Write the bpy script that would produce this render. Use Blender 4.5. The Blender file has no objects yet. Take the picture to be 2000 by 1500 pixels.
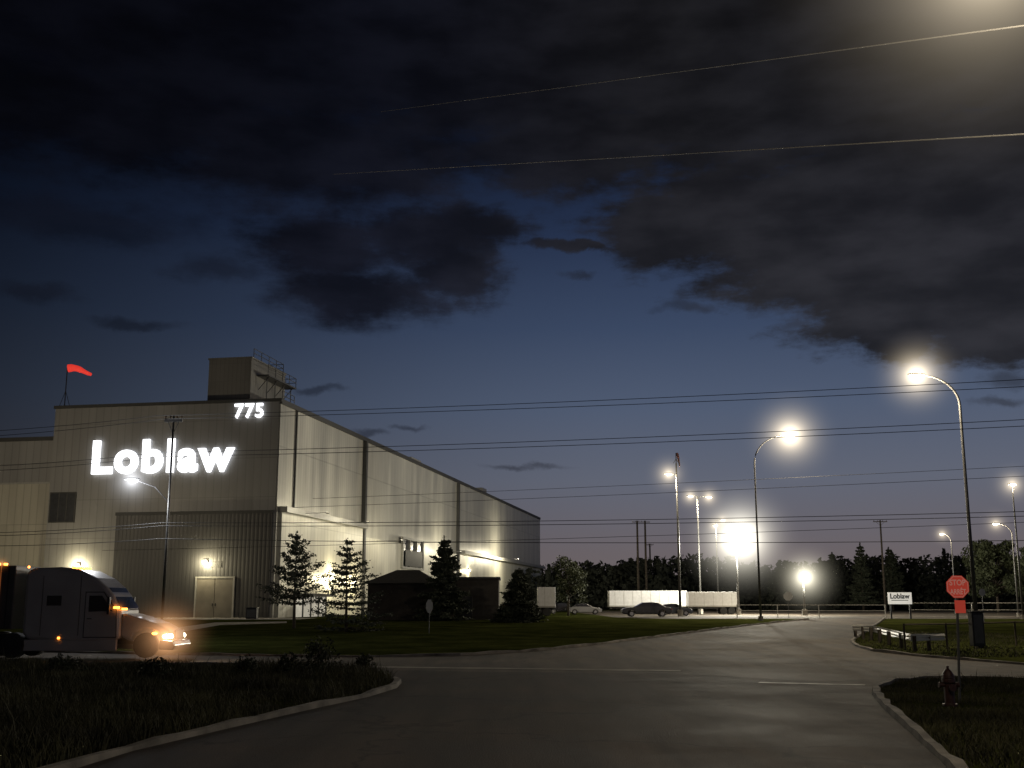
import bpy, bmesh, math, random
import numpy as np
from mathutils import Vector, Matrix, Euler
random.seed(7); rng=np.random.default_rng(7)
scene=bpy.context.scene
scene.view_settings.view_transform='Standard'
COL=scene.collection
# ------------------------------------------------------------------ survey
F=2200.0; H=2.3; TH=math.atan(428/F); SN=math.sin(TH); CS=math.cos(TH)
def sight(u,v):
    cx=(u-1000)/F; cy=(750-v)/F
    return Vector((cx,CS-cy*SN,SN+cy*CS))
def hgt(y):
    return 0.0 if y<=50 else (0.8 if y>=110 else 0.8*(y-50)/60)
def G(u,v):
    d=sight(u,v); s=d.z/d.y
    if s>=-0.0026: y=560
    else:
        y=-H/s
        if y>50:
            y=(H+0.8/60*50)/(0.8/60-s)
            if y>110: y=-(H-0.8)/s
    return Vector((d.x/d.y*y,y,hgt(y)))
def A(u,v,y):
    d=sight(u,v); return Vector((d.x/d.y*y,y,H+d.z/d.y*y))
def vbase(y): return 1178+(H-hgt(y))*F/y
# ------------------------------------------------------------------ materials
MATS={}
def mat(name,col,rough=0.6,metal=0.0,nscale=3.0,namt=0.25,bump=0.0,bscale=40,emit=None,estr=0,coat=0):
    if name in MATS: return MATS[name]
    m=bpy.data.materials.new(name); m.use_nodes=True; N=m.node_tree.nodes; L=m.node_tree.links
    b=N['Principled BSDF']; b.inputs['Roughness'].default_value=rough; b.inputs['Metallic'].default_value=metal
    if coat: b.inputs['Coat Weight'].default_value=coat
    tc=N.new('ShaderNodeTexCoord'); n=N.new('ShaderNodeTexNoise'); n.inputs['Scale'].default_value=nscale; n.inputs['Detail'].default_value=6
    L.new(tc.outputs['Object'],n.inputs['Vector'])
    r=N.new('ShaderNodeMapRange'); r.inputs['From Min'].default_value=.3; r.inputs['From Max'].default_value=.7
    r.inputs['To Min'].default_value=1-namt; r.inputs['To Max'].default_value=1+namt
    L.new(n.outputs['Fac'],r.inputs['Value'])
    mx=N.new('ShaderNodeVectorMath'); mx.operation='SCALE'; mx.inputs[0].default_value=col[:3]
    L.new(r.outputs[0],mx.inputs['Scale']); L.new(mx.outputs[0],b.inputs['Base Color'])
    if bump:
        n2=N.new('ShaderNodeTexNoise'); n2.inputs['Scale'].default_value=bscale; n2.inputs['Detail'].default_value=4
        L.new(tc.outputs['Object'],n2.inputs['Vector'])
        bp=N.new('ShaderNodeBump'); bp.inputs['Strength'].default_value=bump; bp.inputs['Distance'].default_value=.05
        L.new(n2.outputs['Fac'],bp.inputs['Height']); L.new(bp.outputs[0],b.inputs['Normal'])
    if emit:
        b.inputs['Emission Color'].default_value=(*emit,1); b.inputs['Emission Strength'].default_value=estr
    MATS[name]=m; return m
def glow_mat(name,col,strength):
    m=mat(name,(.8,.8,.8),.4,namt=.02,emit=col,estr=strength); m.cycles.emission_sampling='NONE'; return m
def cladding(name,col,rough=.45,metal=.2,rib=.6,ribamt=.35,seam=3.2,streak=.6):
    m=bpy.data.materials.new(name); m.use_nodes=True; N=m.node_tree.nodes; L=m.node_tree.links
    b=N['Principled BSDF']; b.inputs['Roughness'].default_value=rough; b.inputs['Metallic'].default_value=metal
    tc=N.new('ShaderNodeTexCoord'); sx=N.new('ShaderNodeSeparateXYZ'); L.new(tc.outputs['Object'],sx.inputs[0])
    def M(op,a,bb=None,c=None):
        n=N.new('ShaderNodeMath'); n.operation=op
        for i,x in enumerate((a,bb,c)):
            if x is None: continue
            if isinstance(x,(int,float)): n.inputs[i].default_value=x
            else: L.new(x,n.inputs[i])
        return n.outputs[0]
    s=M('ADD',sx.outputs['X'],sx.outputs['Y'])
    ph=M('FRACT',M('DIVIDE',s,rib))
    ribh=M('SMOOTH_MIN',M('PINGPONG',ph,.5),.3,.1)
    cell=M('FLOOR',M('DIVIDE',s,2.4)); wn=N.new('ShaderNodeTexWhiteNoise'); wn.noise_dimensions='2D'
    cz=M('FLOOR',M('DIVIDE',sx.outputs['Z'],seam)); cb=N.new('ShaderNodeCombineXYZ'); L.new(cell,cb.inputs[0]); L.new(cz,cb.inputs[1]); L.new(cb.outputs[0],wn.inputs['Vector'])
    ns=N.new('ShaderNodeTexNoise'); ns.inputs['Scale'].default_value=.25; ns.inputs['Detail'].default_value=8
    mp=N.new('ShaderNodeMapping'); mp.inputs['Scale'].default_value=(1.6,1.6,.25); L.new(tc.outputs['Object'],mp.inputs[0]); L.new(mp.outputs[0],ns.inputs['Vector'])
    f1=M('MULTIPLY_ADD',wn.outputs['Value'],.14,.93)
    f2=M('MULTIPLY_ADD',ns.outputs['Fac'],streak,1-streak/2)
    groove=M('LESS_THAN',M('FRACT',M('DIVIDE',sx.outputs['Z'],seam)),.02)
    f3=M('MULTIPLY_ADD',groove,-.2,1.0)
    ribc=M('MULTIPLY_ADD',M('LESS_THAN',ph,.14),-.16,1.0)
    f=M('MULTIPLY',M('MULTIPLY',f1,f2),M('MULTIPLY',f3,ribc))
    mx=N.new('ShaderNodeVectorMath'); mx.operation='SCALE'; mx.inputs[0].default_value=col; L.new(f,mx.inputs['Scale']); L.new(mx.outputs[0],b.inputs['Base Color'])
    rr=M('MULTIPLY_ADD',ns.outputs['Fac'],.25,rough-.12); L.new(rr,b.inputs['Roughness'])
    bp=N.new('ShaderNodeBump'); bp.inputs['Strength'].default_value=ribamt; bp.inputs['Distance'].default_value=.08
    L.new(ribh,bp.inputs['Height']); L.new(bp.outputs[0],b.inputs['Normal'])
    return m
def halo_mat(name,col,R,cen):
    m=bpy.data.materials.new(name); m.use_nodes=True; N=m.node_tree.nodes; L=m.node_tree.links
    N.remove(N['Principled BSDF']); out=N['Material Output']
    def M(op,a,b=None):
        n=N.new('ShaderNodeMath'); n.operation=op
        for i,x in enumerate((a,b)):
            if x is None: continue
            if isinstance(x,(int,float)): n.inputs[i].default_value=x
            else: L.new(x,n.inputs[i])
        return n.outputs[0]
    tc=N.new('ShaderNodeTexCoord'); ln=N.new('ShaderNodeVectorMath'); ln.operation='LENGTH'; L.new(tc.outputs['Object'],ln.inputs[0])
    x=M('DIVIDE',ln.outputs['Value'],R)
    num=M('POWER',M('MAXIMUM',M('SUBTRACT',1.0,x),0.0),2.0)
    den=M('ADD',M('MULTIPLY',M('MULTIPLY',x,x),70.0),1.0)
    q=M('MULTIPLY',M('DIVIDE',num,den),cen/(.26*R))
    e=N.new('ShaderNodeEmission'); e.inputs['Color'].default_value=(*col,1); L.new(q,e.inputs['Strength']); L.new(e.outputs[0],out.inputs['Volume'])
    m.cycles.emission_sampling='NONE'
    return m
# ------------------------------------------------------------------ mesh builder
class MB:
    def __init__(s): s.v=[]; s.f=[]
    def add(s,vs,fs):
        o=len(s.v); s.v+= [tuple(x) for x in vs]; s.f+=[tuple(i+o for i in f) for f in fs]; return s
    def box(s,x0,x1,y0,y1,z0,z1,M=None):
        vs=[Vector((x,y,z)) for z in (z0,z1) for y in (y0,y1) for x in (x0,x1)]
        if M: vs=[M@q for q in vs]
        return s.add(vs,[(0,2,3,1),(4,5,7,6),(0,1,5,4),(2,6,7,3),(0,4,6,2),(1,3,7,5)])
    def tube(s,pts,rad,n=8):
        pts=[Vector(p) for p in pts]; k=len(pts)
        if not isinstance(rad,(list,tuple)): rad=[rad]*k
        vs=[]
        for i,p in enumerate(pts):
            t=(pts[min(i+1,k-1)]-pts[max(i-1,0)]).normalized()
            a=t.cross(Vector((0,0,1))) if abs(t.z)<.95 else t.cross(Vector((1,0,0)))
            a.normalize(); b=t.cross(a)
            for j in range(n):
                an=2*math.pi*j/n; vs.append(p+(a*math.cos(an)+b*math.sin(an))*rad[i])
        fs=[]
        for i in range(k-1):
            for j in range(n):
                fs.append((i*n+j,i*n+(j+1)%n,(i+1)*n+(j+1)%n,(i+1)*n+j))
        fs.append(tuple(range(n))[::-1]); fs.append(tuple((k-1)*n+j for j in range(n)))
        return s.add(vs,fs)
    def prism(s,pts,y0,y1):   # pts in xz
        n=len(pts); vs=[(x,y0,z) for x,z in pts]+[(x,y1,z) for x,z in pts]
        fs=[tuple(range(n)),tuple(range(2*n-1,n-1,-1))]+[(i,i+n,(i+1)%n+n,(i+1)%n) for i in range(n)]
        return s.add(vs,fs)
    def ell(s,c,r,n=12,m=8):
        vs=[];fs=[]
        for i in range(m+1):
            a=math.pi*i/m
            for j in range(n):
                b=2*math.pi*j/n; vs.append((c[0]+r[0]*math.sin(a)*math.cos(b),c[1]+r[1]*math.sin(a)*math.sin(b),c[2]+r[2]*math.cos(a)))
        for i in range(m):
            for j in range(n): fs.append((i*n+j,(i+1)*n+j,(i+1)*n+(j+1)%n,i*n+(j+1)%n))
        return s.add(vs,fs)
    def obj(s,name,m,parent=None,loc=(0,0,0),rotz=0,bevel=0,smooth=False,label=None):
        me=bpy.data.meshes.new(name); me.from_pydata(s.v,[],s.f); me.update()
        bm=bmesh.new(); bm.from_mesh(me); bmesh.ops.recalc_face_normals(bm,faces=bm.faces); bm.to_mesh(me); bm.free()
        if smooth:
            for p in me.polygons: p.use_smooth=True
        me.materials.append(m)
        o=bpy.data.objects.new(name,me); COL.objects.link(o); o.location=loc; o.rotation_euler[2]=rotz
        if parent: o.parent=parent
        if bevel:
            b=o.modifiers.new('bevel','BEVEL'); b.width=bevel; b.segments=2; b.limit_method='ANGLE'
        if label: o['label']=label
        return o
def root(name,loc,label,cat,rotz=0,group=None):
    e=bpy.data.objects.new(name,None); COL.objects.link(e); e.location=loc; e.rotation_euler[2]=rotz; e.empty_display_size=.3
    e['label']=label; e['category']=cat
    if group: e['group']=group
    return e
def tag(o,label,cat,group=None):
    o['label']=label; o['category']=cat
    if group: o['group']=group
    return o
def leaves(name,C,S,m,parent=None,flat=0.0,loc=(0,0,0)):
    C=np.asarray(C,float); n=len(C); S=np.asarray(S,float).reshape(-1,1)
    a=rng.normal(size=(n,3)); a[:,2]*=(1-flat); a/=np.linalg.norm(a,axis=1,keepdims=True)
    b=rng.normal(size=(n,3)); b-=a*(a*b).sum(1,keepdims=True); b/=np.linalg.norm(b,axis=1,keepdims=True)
    a=a*S; b=b*S*.55
    V=np.stack([C-a,C+b,C+a,C-b],1).reshape(-1,3)
    Fc=np.arange(n*4).reshape(-1,4)
    me=bpy.data.meshes.new(name); me.from_pydata(V.tolist(),[],Fc.tolist()); me.update(); me.materials.append(m)
    o=bpy.data.objects.new(name,me); COL.objects.link(o); o.location=loc
    if parent: o.parent=parent
    return o
def text(name,body,w,h,m,parent=None,loc=(0,0,0),offset=0.0,ext=.02,rotz=0,spacing=1.0):
    c=bpy.data.curves.new(name,'FONT'); c.body=body; c.offset=offset; c.extrude=.01; c.space_character=spacing; c.resolution_u=6
    t=bpy.data.objects.new('tmp',c); COL.objects.link(t)
    bpy.context.view_layer.update(); dg=bpy.context.evaluated_depsgraph_get()
    me=bpy.data.meshes.new_from_object(t.evaluated_get(dg)); bpy.data.objects.remove(t)
    n=len(me.vertices); co=np.zeros(n*3); me.vertices.foreach_get('co',co); co=co.reshape(-1,3)
    mn=co.min(0); mxx=co.max(0); q=np.zeros_like(co)
    q[:,0]=(co[:,0]-mn[0])/(mxx[0]-mn[0])*w; q[:,2]=(co[:,1]-mn[1])/(mxx[1]-mn[1])*h; q[:,1]=-(co[:,2]-mn[2])/(mxx[2]-mn[2])*ext
    me.vertices.foreach_set('co',q.reshape(-1)); me.update(); me.materials.clear(); me.materials.append(m); me.name=name
    o=bpy.data.objects.new(name,me); COL.objects.link(o); o.location=loc; o.rotation_euler[2]=rotz
    if parent: o.parent=parent
    return o
def light(kind,loc,power,col,parent=None,radius=.15,name='lamp_light',direction=None,angle=150,blend=.6):
    l=bpy.data.lights.new(name,kind); l.energy=power; l.color=col; l.shadow_soft_size=radius
    if kind=='SPOT': l.spot_size=math.radians(angle); l.spot_blend=blend
    o=bpy.data.objects.new(name,l); COL.objects.link(o); o.location=loc
    if direction is not None: o.rotation_euler=Vector(direction).to_track_quat('-Z','Y').to_euler()
    if parent: o.parent=parent
    return o
WARM=(1,.84,.6)
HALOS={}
def halo(parent,loc,R,cen=.9,col=WARM):  # self-emitting sphere added around a lamp to imitate its glare
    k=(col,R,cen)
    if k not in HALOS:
        mm=halo_mat('added_lamp_glow',col,R,cen); b=MB().ell((0,0,0),(R,R,R),20,14)
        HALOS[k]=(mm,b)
    mm,b=HALOS[k]; return b.obj('added_lamp_glow',mm,parent,loc=loc,smooth=True)
# ------------------------------------------------------------------ common materials
m_pole=mat('galvanised pole',(.10,.10,.098),.5,.5,namt=.15)
m_dark=mat('dark metal',(.03,.03,.032),.5,.4,namt=.2)
m_lens=glow_mat('lamp lens',(1,.9,.68),30)
m_wood=mat('weathered wood',(.06,.048,.036),.85,nscale=6,namt=.35,bump=.3)
m_white=mat('white paint',(.6,.6,.6),.4,namt=.1,coat=.3)
m_conc=mat('concrete',(.20,.185,.16),.85,nscale=2.5,namt=.4,bump=.3,bscale=60)
m_kerb=mat('kerb concrete',(.15,.135,.115),.9,nscale=1.3,namt=.6,bump=.4,bscale=40)
m_black=mat('rubber',(.02,.02,.02),.8,namt=.3)
m_glass=mat('dark glass',(.012,.014,.018),.08,namt=.1,coat=1)
m_chrome=mat('chrome',(.55,.55,.56),.18,1,namt=.05)
# ------------------------------------------------------------------ sky
w=bpy.data.worlds.new('World'); scene.world=w; w.use_nodes=True
N=w.node_tree.nodes; L=w.node_tree.links; bg=N['Background']
def M(op,a,b=None,c=None,clamp=False):
    n=N.new('ShaderNodeMath'); n.operation=op; n.use_clamp=clamp
    for i,x in enumerate((a,b,c)):
        if x is None: continue
        if isinstance(x,(int,float)): n.inputs[i].default_value=x
        else: L.new(x,n.inputs[i])
    return n.outputs[0]
def MR(x,a,b,c,d,smooth=True):
    n=N.new('ShaderNodeMapRange'); n.interpolation_type='SMOOTHSTEP' if smooth else 'LINEAR'
    L.new(x,n.inputs['Value']); n.inputs['From Min'].default_value=a; n.inputs['From Max'].default_value=b
    n.inputs['To Min'].default_value=c; n.inputs['To Max'].default_value=d; return n.outputs['Result']
tc=N.new('ShaderNodeTexCoord'); sp=N.new('ShaderNodeSeparateXYZ'); L.new(tc.outputs['Generated'],sp.inputs[0])
az=M('MULTIPLY',M('ARCTAN2',sp.outputs['X'],sp.outputs['Y']),57.2958)
el=M('MULTIPLY',M('ARCSINE',sp.outputs['Z']),57.2958)
ramp=N.new('ShaderNodeValToRGB'); L.new(MR(el,0,36,0,1,False),ramp.inputs['Fac'])
cr=ramp.color_ramp
stops=[(0,(.150,.122,.118)),(2.5,(.142,.122,.132)),(6,(.118,.130,.172)),(9.7,(.080,.105,.165)),(13.8,(.043,.065,.122)),(18.6,(.019,.032,.073)),(23,(.0062,.011,.028)),(28,(.0018,.0028,.008)),(36,(.001,.0015,.004))]
while len(cr.elements)<len(stops): cr.elements.new(.5)
for e,(p,c) in zip(cr.elements,stops): e.position=p/36; e.color=(*c,1)
azf=MR(az,-36,9,.09,1.0)
cb=N.new('ShaderNodeCombineXYZ'); L.new(az,cb.inputs[0]); L.new(el,cb.inputs[1])
wn=N.new('ShaderNodeTexNoise'); wn.inputs['Scale'].default_value=.22; wn.inputs['Detail'].default_value=7; wn.inputs['Roughness'].default_value=.6; L.new(cb.outputs[0],wn.inputs['Vector'])
ws=N.new('ShaderNodeVectorMath'); ws.operation='SUBTRACT'; L.new(wn.outputs['Color'],ws.inputs[0]); ws.inputs[1].default_value=(.5,.5,.5)
wm=N.new('ShaderNodeVectorMath'); wm.operation='MULTIPLY'; L.new(ws.outputs[0],wm.inputs[0]); wm.inputs[1].default_value=(5.0,2.4,0)
wa=N.new('ShaderNodeVectorMath'); wa.operation='ADD'; L.new(cb.outputs[0],wa.inputs[0]); L.new(wm.outputs[0],wa.inputs[1])
big=[(1600,60,850,340),(1850,380,520,230),(1450,420,280,120),(1700,510,400,105),(1850,600,330,95),(2050,620,300,90),(1330,440,210,90),(2250,400,300,260),(1000,120,600,230),(1080,290,260,95),(450,60,700,240),(250,220,500,120),(600,300,420,110),
(640,480,190,80),(850,460,190,75),(700,570,190,60),(900,525,110,75),(1120,485,110,15),(1770,655,140,45)]
small=[(430,525,110,34),(150,420,260,50),(1120,540,40,10),(1340,600,55,16),(800,832,45,9),(720,842,45,9),(1010,908,90,8),(265,628,90,14),(1975,730,70,22),(1560,628,60,12),(620,757,50,9),(1530,590,50,12),(60,560,120,22),(1960,775,60,12)]
def ellmask(ells):
    mask=None
    for (u,v,ru,rv) in ells:
        d=sight(u,v); a=math.degrees(math.atan2(d.x,d.y)); e=math.degrees(math.atan2(d.z,math.hypot(d.x,d.y)))
        s1=N.new('ShaderNodeVectorMath'); s1.operation='SUBTRACT'; L.new(wa.outputs[0],s1.inputs[0]); s1.inputs[1].default_value=(a,e,0)
        s2=N.new('ShaderNodeVectorMath'); s2.operation='MULTIPLY'; L.new(s1.outputs[0],s2.inputs[0]); s2.inputs[1].default_value=(1/(ru/F*57.3),1/(rv/F*57.3),0)
        s3=N.new('ShaderNodeVectorMath'); s3.operation='LENGTH'; L.new(s2.outputs[0],s3.inputs[0])
        k=M('SUBTRACT',1.0,s3.outputs['Value'])
        mask=k if mask is None else M('MAXIMUM',mask,k)
    return mask
fn=N.new('ShaderNodeTexNoise'); fn.inputs['Scale'].default_value=.55; fn.inputs['Detail'].default_value=10; fn.inputs['Roughness'].default_value=.66
mp=N.new('ShaderNodeMapping'); mp.inputs['Scale'].default_value=(.6,1.5,1); L.new(cb.outputs[0],mp.inputs[0]); L.new(mp.outputs[0],fn.inputs['Vector'])
nz_=M('MULTIPLY',M('SUBTRACT',fn.outputs['Fac'],.5),1.35)
bm_=M('ADD',ellmask(big),nz_)
soft=MR(az,-12,8,0,1)                 # thinner, softer veils towards the dark side
hard=MR(bm_,-.14,.36,0,.96); veil=MR(bm_,-.34,.55,0,.95)
cmb=M('ADD',M('MULTIPLY',hard,soft),M('MULTIPLY',veil,M('SUBTRACT',1.0,soft)))
cms=MR(M('ADD',ellmask(small),nz_),-.15,.8,0,.55)
cm=M('MAXIMUM',cmb,cms)
cn=N.new('ShaderNodeTexNoise'); cn.inputs['Scale'].default_value=.3; cn.inputs['Detail'].default_value=8; L.new(mp.outputs[0],cn.inputs['Vector'])
cfac=M('MULTIPLY',MR(cn.outputs['Fac'],.3,.72,.6,1.4),MR(az,-26,22,.30,1.1))
cfac=M('MULTIPLY',cfac,MR(el,13,27,1.3,.68))
cc=N.new('ShaderNodeMixRGB'); L.new(MR(az,-10,10,0,1),cc.inputs['Fac']); cc.inputs[1].default_value=(.0100,.0112,.020,1); cc.inputs[2].default_value=(.0148,.0146,.0175,1)
ccs=N.new('ShaderNodeVectorMath'); ccs.operation='SCALE'; L.new(cc.outputs[0],ccs.inputs[0]); L.new(cfac,ccs.inputs['Scale'])
sks=N.new('ShaderNodeVectorMath'); sks.operation='SCALE'; L.new(ramp.outputs[0],sks.inputs[0]); L.new(azf,sks.inputs['Scale'])
mix=N.new('ShaderNodeMixRGB'); L.new(cm,mix.inputs['Fac']); L.new(sks.outputs[0],mix.inputs[1]); L.new(ccs.outputs[0],mix.inputs[2])
L.new(mix.outputs[0],bg.inputs['Color']); bg.inputs['Strength'].default_value=1.0
# ------------------------------------------------------------------ ground sheets
def sheet(name,pts,m,off,label=None):
    bm=bmesh.new(); vs=[bm.verts.new((p[0],p[1],0)) for p in pts]; bm.faces.new(vs)
    for yy in (50,110):
        bmesh.ops.bisect_plane(bm,geom=bm.verts[:]+bm.edges[:]+bm.faces[:],plane_co=(0,yy,0),plane_no=(0,1,0))
    bmesh.ops.triangulate(bm,faces=bm.faces[:])
    for q in bm.verts: q.co.z=hgt(q.co.y)+off
    bmesh.ops.recalc_face_normals(bm,faces=bm.faces)
    me=bpy.data.meshes.new(name); bm.to_mesh(me); bm.free()
    if me.polygons and me.polygons[0].normal.z<0: me.flip_normals()
    me.materials.append(m); o=bpy.data.objects.new(name,me); COL.objects.link(o); o['kind']='structure'
    if label: o['label']=label
    return o
def ground_mat(name,c1,c2,c3,s1,s2,rough,bumps,cracks=False,lo=.40,hi=.62,spec=.5):
    m=bpy.data.materials.new(name); m.use_nodes=True; N=m.node_tree.nodes; L=m.node_tree.links; b=N['Principled BSDF']; b.inputs['Roughness'].default_value=rough
    b.inputs['Specular IOR Level'].default_value=spec
    tc=N.new('ShaderNodeTexCoord'); 
    n1=N.new('ShaderNodeTexNoise'); n1.inputs['Scale'].default_value=s1; n1.inputs['Detail'].default_value=9; n1.inputs['Roughness'].default_value=.62; L.new(tc.outputs['Object'],n1.inputs['Vector'])
    n2=N.new('ShaderNodeTexNoise'); n2.inputs['Scale'].default_value=s2; n2.inputs['Detail'].default_value=5; L.new(tc.outputs['Object'],n2.inputs['Vector'])
    r=N.new('ShaderNodeValToRGB'); r.color_ramp.elements[0].position=lo; r.color_ramp.elements[0].color=(*c1,1); r.color_ramp.elements[1].position=hi; r.color_ramp.elements[1].color=(*c2,1); L.new(n1.outputs['Fac'],r.inputs[0])
    mx=N.new('ShaderNodeMixRGB'); r2=N.new('ShaderNodeMapRange'); L.new(n2.outputs['Fac'],r2.inputs[0]); r2.inputs[1].default_value=.45; r2.inputs[2].default_value=.7; L.new(r2.outputs[0],mx.inputs[0]); L.new(r.outputs[0],mx.inputs[1]); mx.inputs[2].default_value=(*c3,1)
    out=mx.outputs[0]
    if cracks:
        vo=N.new('ShaderNodeTexVoronoi'); vo.feature='DISTANCE_TO_EDGE'; vo.inputs['Scale'].default_value=.13
        nz=N.new('ShaderNodeTexNoise'); nz.inputs['Scale'].default_value=.7; nz.inputs['Detail'].default_value=6; L.new(tc.outputs['Object'],nz.inputs['Vector'])
        vm=N.new('ShaderNodeVectorMath'); vm.operation='MULTIPLY_ADD'; L.new(nz.outputs['Color'],vm.inputs[0]); vm.inputs[1].default_value=(3.2,3.2,0); L.new(tc.outputs['Object'],vm.inputs[2]); L.new(vm.outputs[0],vo.inputs['Vector'])
        cr2=N.new('ShaderNodeMapRange'); L.new(vo.outputs['Distance'],cr2.inputs[0]); cr2.inputs[1].default_value=.0; cr2.inputs[2].default_value=.014; cr2.inputs[3].default_value=.3; cr2.inputs[4].default_value=1
        mp=N.new('ShaderNodeMapping'); mp.inputs['Scale'].default_value=(1.1,.09,1); L.new(tc.outputs['Object'],mp.inputs[0])
        n3=N.new('ShaderNodeTexNoise'); n3.inputs['Scale'].default_value=1; n3.inputs['Detail'].default_value=5; L.new(mp.outputs[0],n3.inputs['Vector'])
        r3=N.new('ShaderNodeMapRange'); L.new(n3.outputs['Fac'],r3.inputs[0]); r3.inputs[1].default_value=.35; r3.inputs[2].default_value=.65; r3.inputs[3].default_value=.6; r3.inputs[4].default_value=1.45
        mm=N.new('ShaderNodeMath'); mm.operation='MULTIPLY'; L.new(cr2.outputs[0],mm.inputs[0]); L.new(r3.outputs[0],mm.inputs[1])
        cs=N.new('ShaderNodeVectorMath'); cs.operation='SCALE'; L.new(out,cs.inputs[0]); L.new(mm.outputs[0],cs.inputs['Scale']); out=cs.outputs[0]
        rm=N.new('ShaderNodeMapRange'); L.new(n1.outputs['Fac'],rm.inputs[0]); rm.inputs[1].default_value=.35; rm.inputs[2].default_value=.65; rm.inputs[3].default_value=rough-.08; rm.inputs[4].default_value=rough+.08; L.new(rm.outputs[0],b.inputs['Roughness'])
    L.new(out,b.inputs['Base Color'])
    bp=N.new('ShaderNodeBump'); bp.inputs['Strength'].default_value=bumps; bp.inputs['Distance'].default_value=.04; L.new(n2.outputs['Fac'],bp.inputs['Height']); L.new(bp.outputs[0],b.inputs['Normal'])
    return m
m_grass=ground_mat('turf',(.018,.023,.006),(.062,.070,.020),(.030,.034,.010),.35,4,1.0,.8,lo=.36,hi=.66,spec=0)
m_asph=ground_mat('asphalt',(.038,.030,.023),(.100,.080,.058),(.055,.044,.033),.20,30,.85,.4,True,lo=.38,hi=.64,spec=.25)
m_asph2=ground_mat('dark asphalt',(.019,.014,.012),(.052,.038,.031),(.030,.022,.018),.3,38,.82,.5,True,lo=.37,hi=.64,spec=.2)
B=1500
sheet('ground',[(-B,-60),(B,-60),(B,1500),(-B,1500)],m_grass,0.0,'dark mown and rough grass ground')
g2=lambda l:[tuple(G(u,v)[:2]) for u,v in l]
leftK=g2([(-300,1640),(0,1540),(150,1502),(260,1468),(420,1430),(600,1388),(720,1362),(775,1345),(785,1334),(760,1320),(690,1306),(500,1300),(0,1296)])
leftK_line=[(leftK[0][0]-3,2)]+leftK+[(leftK[-1][0]-60,leftK[-1][1]+1)]
farK=g2([(-300,1270),(0,1273),(370,1280),(700,1284),(900,1281),(1050,1272),(1180,1258),(1300,1243),(1400,1230),(1480,1220),(1540,1214),(1580,1210)])
farK_line=[(farK[0][0]-60,farK[0][1]+3)]+farK
rightK=g2([(1725,1209),(1712,1218),(1690,1232),(1668,1246),(1660,1254),(1668,1262),(1700,1272),(1800,1283),(2000,1299),(2300,1318)])
rightK_line=rightK+[(rightK[-1][0]+40,rightK[-1][1]-8)]
nearR=g2([(2300,1350),(2100,1332),(1900,1326),(1800,1326),(1735,1332),(1703,1345),(1703,1358),(1725,1385),(1775,1430),(1850,1500),(1940,1590)])
nearR_line=[(nearR[0][0]+30,nearR[0][1]-6)]+nearR+[(nearR[-1][0]+.6,1)]
road=[(-9,-40)]+leftK_line+farK_line+[tuple(G(1600,1206)[:2]),tuple(G(1715,1206)[:2])]+rightK_line+nearR_line+[(nearR_line[-1][0]+.3,-40)]
sheet('road',road,m_asph,.006,'worn brown grey asphalt road intersection')
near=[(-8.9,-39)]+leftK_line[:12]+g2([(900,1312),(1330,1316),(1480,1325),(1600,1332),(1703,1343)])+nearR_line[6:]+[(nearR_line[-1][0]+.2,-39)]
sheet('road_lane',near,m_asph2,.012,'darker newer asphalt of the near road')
sheet('parking_lot',[(11,119),(16,112),(60,112),(90,118),(90,230),(10,230)],m_asph,.010,'asphalt truck yard')
sheet('forecourt',[(-75,112),(-30,108.5),(-20,108.5),(-20,118.5),(-75,128)],m_conc,.008,'concrete apron by the warehouse')
sheet('path',g2([(300,1232),(420,1216),(560,1214),(560,1217),(430,1221),(340,1237)]),m_conc,.012,'pale concrete footpath across the lawn')
def kerb(pts,name='kerb',wd=.2,hh=.12,side=1):
    b=MB(); P=[Vector((p[0],p[1],0)) for p in pts]
    Q=[]
    for i in range(len(P)-1):
        n=max(1,int((P[i+1]-P[i]).length/.9))
        for k in range(n): Q.append(P[i].lerp(P[i+1],k/n))
    Q.append(P[-1]); vs=[];fs=[]
    for i,p in enumerate(Q):
        t=(Q[min(i+1,len(Q)-1)]-Q[max(0,i-1)]).normalized(); n=Vector((-t.y,t.x,0))*side; z=hgt(p.y)
        j=random.uniform(-.045,.02); wj=wd*random.uniform(.75,1.15)
        vs+= [(p.x,p.y,z-.05),(p.x+n.x*.03,p.y+n.y*.03,z+hh+j),(p.x+n.x*wj,p.y+n.y*wj,z+hh+j),(p.x+n.x*(wj+.02),p.y+n.y*(wj+.02),z-.05)]
    for i in range(len(Q)-1):
        for k in range(3): fs.append((i*4+k,i*4+k+1,i*4+k+5,i*4+k+4))
    b.add(vs,fs); o=b.obj(name,m_kerb); o['kind']='structure'; o['label']='weathered concrete kerb'; return o
kerb(leftK_line,side=1); kerb(farK_line,side=1); kerb(rightK_line,side=1); kerb(nearR_line,side=1)
m_mark=mat('worn road paint',(.30,.29,.255),.7,nscale=2.0,namt=.9)
def strip(name,a,b,wd,off,m):
    a=G(*a);b=G(*b); t=(b-a); t.z=0; t.normalize(); n=Vector((-t.y,t.x,0))*wd/2
    sheet(name,[(a+n)[:2],(b+n)[:2],(b-n)[:2],(a-n)[:2]],m,off)
strip('stop_line',(1482,1334),(1690,1339),.4,.018,m_mark)
m_gut=mat('pale concrete gutter',(.21,.19,.155),.8,nscale=.9,namt=.6,bump=.2)
strip('gutter',(700,1303),(1330,1311),.8,.018,m_gut)
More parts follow.
